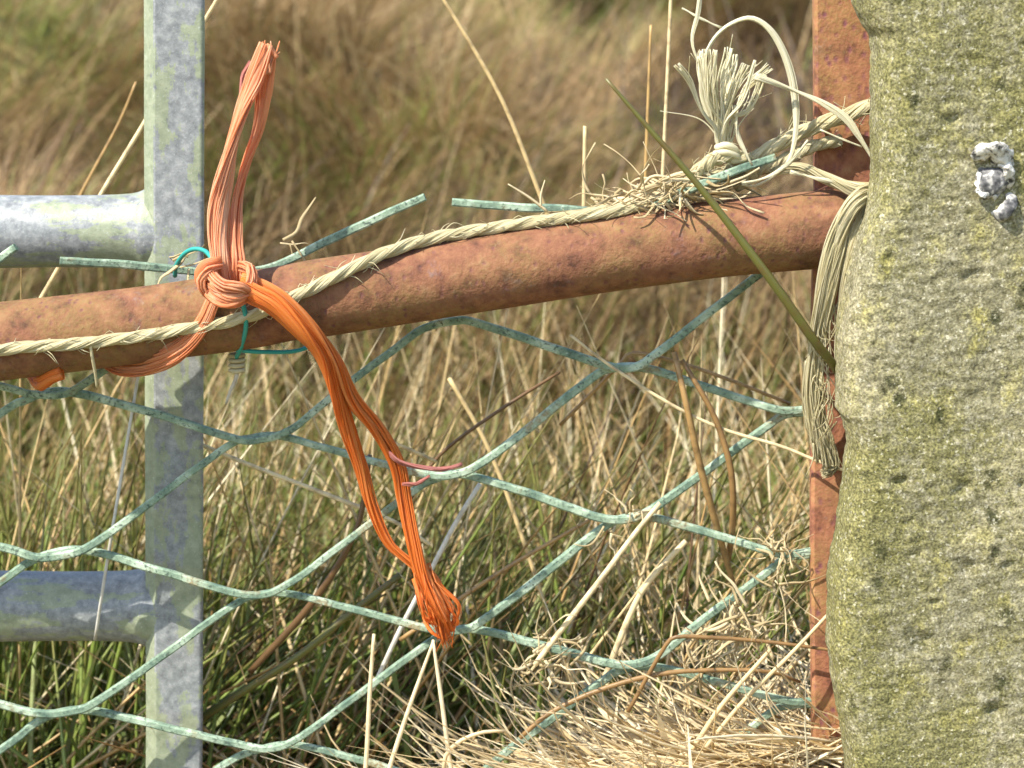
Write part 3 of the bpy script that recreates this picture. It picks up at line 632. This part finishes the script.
mb.build('frayed_end', M_ORANGE, tw)
mb = MB(); bundle(mb, pts([(384, 448, -.024), (400, 462, -.026), (425, 468, -.026), (445, 469, -.024), (462, 464, -.022)]), [.0014, .002, .0024, .0022, .001], 6, .0010, .5, 2, .3, (.1, .9), jit=.5, cs=.5); 
bundle(mb, pts([(402, 484, -.024), (416, 484, -.026), (430, 476, -.026)]), [.0012, .0018, .001], 4, .0010, .5, 2, .3, (.1, .9), jit=.5, cs=.5); mb.build('bleached_end', M_PINK, tw)

# teal wire tie
tie = empty('wire_tie', P(210, 262, -.02), 'thin teal plastic coated wire looped round the rail under the orange knot', 'wire tie')
mb = MB(); mb.tube(spline(pts([(175, 276, .004), (176, 266, -.002), (184, 254, -.010), (194, 249, -.014), (205, 251, -.018), (212, 259, -.024), (218, 270, -.032), (232, 290, -.037), (243, 305, -.036), (246, 325, -.034), (242, 345, -.022), (236, 358, -.010)]), .002), .00115, 8)
mb.tube(spline(pts([(200, 272, .0), (204, 262, -.008), (212, 259, -.012)]), .002), .0010, 8)
mb.tube(spline(pts([(236, 350, -.016), (262, 352, -.012), (296, 351, -.004), (318, 342, .008)]), .002), .0011, 8)
mb.build('wire', M_TEAL, tie)
mb = MB()
for k in range(4):
    cx, cy = 237, 356+k*5; a = np.linspace(0, 2*math.pi, 16)
    c0 = P(cx, cy, -.008); ring = np.stack([c0[0]+.0032*np.cos(a), c0[1]+.0032*np.sin(a), c0[2]+.0006*a/6.28], -1); mb.tube(ring, .0012, 6, tone=.2+.2*k)
mb.build('coil', M_SISAL, tie)
mb = MB(); mb.tube(spline(pts([(238, 366, -.008), (236, 378, -.008), (230, 392, -.006), (226, 404, -.004)]), .002), [.0011, .0009, .0006], 6, tone=.5); mb.build('wire_end', M_SILVER, tie)
# hanging hairs of sisal on the left
mb = MB(); mb.tube(spline(pts([(90, 342, -.035), (92, 356, -.034), (95, 372, -.030), (97, 388, -.026)]), .002), [.0008, .0009, .0006], 5, tone=.6, flat=.5); mb.build('loose_strand', M_SISAL, rope)

# ------------------------------------------------------------------ single stems that stand out
def stem(name, label, path, y, w, mat, tone=.6, group=None, cat='grass stem'):
    mb = MB(); mb.tube(spline(pts(path, y), .006), [k*.00025 for k in w], 7, tone=tone, flat=.8, phase=0.0)
    return tag(mb.build(name, mat), label, cat, group)
stem('grass_stem', 'long pale dry stem slanting down towards the rail from the top edge', [(556, 236, .12), (542, 200, .12), (500, 96, .12), (440, -6, .12), (420, -36, .12)], .12, [5, 5, 4.5, 3.5], M_STRAW, .62)
stem('grass_stem', 'short pale upright stem behind the rail, nearest the green cut strand', [(583, 270, .07), (584, 200, .07), (585, 126, .07)], .07, [4.5, 4.5, 4], M_STRAW, .75)
stem('grass_stem', 'tall thin straight pale stem left of the frayed rope tuft', [(658, 260, .10), (663, 170, .10), (670, 20, .10), (672, -40, .10)], .10, [4.5, 4, 4], M_STRAW, .8)
stem('grass_stem', 'faint brownish upright stem just left of the tall pale one by the tuft', [(642, 260, .16), (646, 160, .16), (651, 25, .16)], .16, [4, 4, 3], M_STRAW, .35)
stem('grass_stem', 'long straight cream stem passing behind the galvanised upright', [(-30, 420, .10), (40, 300, .10), (100, 196, .10), (146, 120, .10), (218, -2, .10), (250, -55, .10)], .10, [5, 5, 5, 4], M_STRAW, .82)
stem('grass_stem', 'thin brown stem slanting above the upper galvanised bar', [(60, 240, .25), (82, 192, .25), (118, 125, .25), (136, 82, .25)], .25, [4, 4, 3], M_STRAW, .25)
stem('rush_stem', 'dark olive rush stem crossing in front of the rail beside the stone post', [(606, 79, -.055), (645, 124, -.055), (702, 190, -.053), (765, 272, -.050), (812, 338, -.042), (831, 362, -.034), (838, 372, -.028)], -.05, [3, 5.5, 7, 8.5, 9.5, 9], M_OLIVE, .5, cat='rush stem')
stem('grass_stem', 'orange brown bent stem arching over the straw heap', [(520, 738, .0), (550, 713, 0), (600, 690, 0), (660, 674, 0), (720, 670, 0), (770, 672, .0), (800, 682, .01)], 0, [5, 5.5, 5.5, 4.5, 3.5], M_BROWN, .68)
stem('grass_stem', 'brown stem kinked below the mesh and running right to the stone post', [(628, 712, 0), (650, 672, -.002), (666, 645, -.004), (676, 637, -.005), (700, 637, -.005), (760, 641, -.004), (824, 649, -.006), (840, 652, -.008)], 0, [4.5, 4.5, 4.5, 4, 3], M_BROWN, .6)
stem('grass_stem', 'orange brown stem standing up through the mesh with a pale cut top', [(735, 590, .03), (715, 520, .012), (700, 465, .004), (690, 420, .0), (682, 385, .0), (674, 352, .004)], 0, [6, 7, 8, 7, 6], M_BROWN, .9)
stem('grass_stem', 'olive brown stem curving down from the kinked orange one', [(728, 560, .03), (733, 520, .008), (731, 470, .0), (716, 420, 0), (697, 385, 0), (682, 360, .004)], 0, [7, 7, 7, 6, 5], M_BROWN, .65)
stem('grass_stem', 'thin orange stem running right from a kink just under the upper mesh bend', [(560, 425, .03), (600, 385, .024), (622, 362, .022), (634, 353, .022), (680, 363, .022), (735, 382, .022), (790, 404, .024)], .02, [4, 4, 4, 3.5], M_BROWN, .9)
stem('grass_stem', 'long thin cream stem crossing the right mesh bay towards the stone', [(570, 335, .0), (605, 362, .002), (665, 401, .002), (720, 428, .002), (780, 446, .0), (815, 460, -.004), (846, 471, -.01)], 0, [3, 3.5, 3.5, 3.5], M_STRAW, .85)
stem('grass_stem', 'stout bleached straw leaning up to the middle mesh crossing', [(535, 665, 0), (552, 642, 0), (600, 580, 0), (636, 532, 0), (660, 503, 0)], 0, [6, 6, 5.5, 5], M_STRAW, .9)
stem('grass_stem', 'thick cream straw leaning right above the kinked brown stem', [(600, 690, .03), (630, 615, .03), (650, 580, .028), (686, 541, .028)], .03, [6, 7, 6.5, 6], M_STRAW, .85)
stem('grass_stem', 'dark brown curved stem behind the hanging orange tail', [(250, 672, .05), (300, 618, .04), (330, 578, .035), (352, 540, .03), (362, 510, .03), (370, 455, .03)], .03, [7, 8, 8, 6, 5], M_BROWN, .25)
stem('grass_stem', 'thin silvery straight stem just left of the galvanised upright', [(95, 640, .03), (105, 575, .018), (124, 460, .016), (140, 366, .02)], .02, [3.5, 3.5, 3], M_SILVER, .5)
stem('grass_stem', 'bright white stem behind the lower end of the orange tail', [(372, 690, .04), (400, 630, .035), (430, 572, .03), (455, 524, .03), (480, 484, .03)], .03, [5, 5.5, 5, 5], M_SILVER, .8)
stem('rush_stem', 'thick olive rush stem slanting right from the foot of the galvanised upright', [(160, 745, .07), (205, 716, .06), (255, 684, .055), (300, 655, .05), (345, 618, .05), (400, 575, .06)], .05, [9, 9, 8.5, 8, 7], M_OLIVE, .5, cat='rush stem')
stem('grass_stem', 'pale straw spike standing under the tip of the orange tail, leaning left', [(384, 790, .0), (392, 760, 0), (412, 700, 0), (434, 640, 0)], 0, [5, 5, 4, 3], M_HEAP, .8)
stem('grass_stem', 'pale straw spike standing under the tip of the orange tail, leaning right', [(456, 790, .0), (450, 762, 0), (443, 710, 0), (433, 640, 0)], 0, [5, 5, 4.5, 3], M_HEAP, .85)
stem('grass_stem', 'upright pale straw spike below the mesh left of the orange tip', [(364, 790, 0), (367, 750, 0), (370, 690, 0), (374, 634, 0)], 0, [5, 5, 4.5, 3.5], M_HEAP, .75)
stem('grass_stem', 'long cream stem behind the orange tail, sloping down to the right', [(190, 440, .05), (252, 466, .05), (320, 492, .05), (395, 522, .05), (430, 545, .05)], .05, [4.5, 5, 5, 4], M_STRAW, .88)
stem('grass_stem', 'pale straw pointing left out of the orange tail at the mesh', [(388, 441, .03), (410, 450, .03), (436, 462, .03)], .03, [4, 4.5, 4], M_STRAW, .7)
stem('grass_stem', 'curled pale blade at the bottom below the orange tail tip', [(444, 775, -.004), (446, 755, -.006), (462, 740, -.008), (484, 732, -.008), (505, 731, -.006)], 0, [4, 5, 4.5, 3], M_HEAP, .7)
stem('grass_stem', 'reddish dark stem leaning right above the middle mesh strand', [(410, 500, .06), (440, 455, .06), (500, 410, .06), (560, 372, .07)], .06, [4, 4, 3.5], M_BROWN, .3)
stem('grass_stem', 'cream stem slanting left below the rail between the upper mesh strands', [(575, 700, .10), (530, 560, .10), (490, 452, .10), (449, 378, .10)], .10, [5, 5, 5], M_STRAW, .7)
stem('grass_stem', 'orange brown stem sloping down right of the orange tail', [(400, 640, .05), (470, 592, .05), (520, 560, .05), (590, 520, .05)], .05, [5, 5, 4], M_BROWN, .95)
stem('grass_stem', 'longest cream straw lying up against the stone foot over the heap', [(690, 768, -.01), (740, 705, -.012), (790, 655, -.012), (836, 606, -.004)], 0, [4.5, 4.5, 4.5, 3.5], M_HEAP, .55)
stem('grass_stem', 'thick cream straw leaning across the heap beside the foot of the upright', [(655, 800, -.02), (695, 745, -.02), (722, 705, -.02), (770, 650, -.014)], 0, [5.5, 5.5, 5, 4], M_HEAP, .5)

# ------------------------------------------------------------------ grass masses
def px_x(px, y): return (px-512)/FPX*(y+1.0)*1.0187/ (1.0)     # approximate world x under a photo column
# hillside grass
n = 150000
y = .95+6.5*rng.random(n)**1.35; x = rng.uniform(-1, 1, n)*((y+1)*.30+.25)
tus = fbm(x*3.4+1.3, y*2.4+7, 21)                         # tussocks: thick on the crests
keep = rng.random(n) < np.clip(.62+tus*1.1, .12, 1); x, y, tus = x[keep], y[keep], tus[keep]; n = len(x)
flow = fbm(x*2.6+9, y*1.9+2, 31)*3.4
az = flow*1.3+rng.normal(.1, .5, n)
L = (.20+.14*rng.random(n))*(1+.35*tus); wdt = (.0016+.0022*rng.random(n))*(1+y*.10)
gmask = rng.random(n) < np.clip(.16+fbm(x*1.9+4, y*1.5+1, 44)*1.1, .03, .75)
tone = np.clip(rng.normal(.39, .24, n)+fbm(x*2.4, y*2.0, 52)*.75+fbm(x*5.5+1, y*3.6+2, 13)*.7, 0, 1)
root = np.stack([x, y, ground(x, y)-.01], -1)
th0 = np.abs(rng.normal(.95, .3, n)); th1 = th0+rng.uniform(.3, 1.0, n)
for nm, mk, mt, lf in (('field_grass', ~gmask, M_FIELD, 1), ('green_field_grass', gmask, M_FGREEN, .8)):
    tag(blades(nm, mt, root[mk], L[mk]*lf, wdt[mk], az[mk], th0[mk], th1[mk], tone[mk]), 'brown winter grass combed over the hillside behind the gate' if lf == 1 else 'green grass mixed among the brown hillside tussocks', 'grass', kind='stuff')
# near growth
def near(name, label, mat, n, yr, L0, L1, w0, w1, t0, t1, azm, azs, tone, xr=(-.34, .34), dens=None, tube=True, wob=.12, K=5, zoff=-.01, cat='grass'):
    y = yr[0]+(yr[1]-yr[0])*rng.random(n)**.9; x = rng.uniform(*xr, n)*(1+y*.9)
    if dens is not None:
        k = rng.random(n) < dens(x, y); x, y = x[k], y[k]; n = len(x)
    az = rng.normal(azm, azs, n); th0 = np.abs(rng.normal(*t0, n)); th1 = th0+rng.uniform(*t1, n)
    tn = np.clip(rng.normal(*tone, n), 0, 1)
    return tag(blades(name, mat, np.stack([x, y, ground(x, y)+zoff], -1), rng.uniform(L0, L1, n), rng.uniform(w0, w1, n), az, th0, th1, tn, K, tube, None, wob, guard=name != 'fallen_straw'), label, cat, kind='stuff')
dclump = lambda x, y: np.clip(.55+fbm(x*7, y*5, 61)*1.3, .08, 1)
near('rushes', 'green rush stems growing thickly just behind the gate', M_RUSH, 2200, (.08, .95), .16, .31, .0020, .0048, (.28, .22), (.0, .55), .1, 1.7, (.64, .26), dens=dclump, cat='rushes')
near('leaning_rushes', 'dark rush stems leaning right in the middle behind the mesh', M_RUSH, 330, (.05, .5), .22, .40, .0020, .0036, (.75, .2), (0, .25), .05, .5, (.35, .22), xr=(-.32, .10), cat='rushes')
near('dry_grass', 'pale dry grass stems tangled through the green rushes', M_STRAW, 2300, (.06, 1.0), .14, .34, .0014, .0034, (.55, .35), (.0, .7), .2, 1.8, (.6, .25), dens=lambda x, y: np.clip(.5-fbm(x*7, y*5, 61)*.9, .1, 1))
near('brown_stems', 'reddish brown dead stems leaning among the rushes', M_BROWN, 420, (.04, .8), .16, .36, .0014, .0028, (.8, .3), (-.1, .4), .2, .9, (.55, .25))
near('grass_leaves', 'fine green grass leaves low behind the gate', M_FGREEN, 3200, (.05, 1.1), .08, .24, .0020, .0042, (.3, .2), (.2, 1.0), 0, 2, (.5, .25), tube=False)
near('fallen_straw', 'fallen straw lying on the ground behind the gate', M_STRAW, 3600, (.0, 1.0), .06, .22, .0014, .0030, (1.35, .2), (-.2, .3), 0, 3, (.35, .25), zoff=.012)
near('bank_grass', 'loose tan grass on the bank between rushes and hillside', M_FIELD, 4200, (.75, 1.5), .16, .30, .0012, .0024, (.45, .3), (.4, 1.3), .2, 1.0, (.5, .22), xr=(-.36, .36), tube=False)
near('long_straw', 'long pale straws crossing at all angles close behind the mesh', M_STRAW, 760, (.045, .60), .20, .40, .0016, .0036, (.75, .35), (-.05, .25), .1, 1.9, (.72, .2), wob=.03)
near('upright_rushes', 'bright green upright rush blades near the gate', M_RUSH, 1500, (.04, .5), .14, .27, .0022, .0044, (.14, .12), (0, .35), .1, 1.5, (.68, .2), dens=dclump, wob=.05, cat='rushes')
# straw heap at the foot of the upright
def heap(name, label, n, lo, hi, w0, w1, tube, tm, mid=(.13, .015), sx=.085, sy=.055):
    gx = rng.normal(mid[0], sx, n); gy = rng.normal(mid[1]-(.018 if sx < .05 else 0), sy, n)
    k = (gx < .40) & (gx > -.10); gx, gy = gx[k], gy[k]; n = len(gx)
    hx = np.clip(1-((gx-.19)/.26)**2, 0, 1)*np.clip(1-((gy-.01)/.16)**2, 0, 1)
    gz = (.55+.45*rng.random(n))*.112*hx+.004
    az = np.where(rng.random(n) < .55, rng.normal(.3, .6, n), rng.uniform(0, 6.28, n))+math.pi*(rng.random(n) < .5)
    th0 = rng.normal(1.50, .16, n); tn = np.clip(rng.normal(tm, .24, n), 0, 1)
    tag(blades(name, M_HEAP, np.stack([gx, gy, gz], -1), rng.uniform(lo, hi, n), rng.uniform(w0, w1, n), az, th0, th0+rng.normal(0, .5, n), tn, 5, tube, None, .18), label, 'straw', kind='stuff')
heap('straw_heap', 'heap of pale broken straw at the foot of the stone post', 4600, .05, .17, .0012, .0030, True, .62)
heap('loose_straw', 'fine pale straw banked against the foot of the rusty upright', 1500, .05, .14, .0010, .0024, True, .66, (.150, .012), .022, .013)
heap('flat_straw', 'flat pale dead grass blades matted into the straw heap', 3000, .03, .12, .0026, .0056, False, .68)
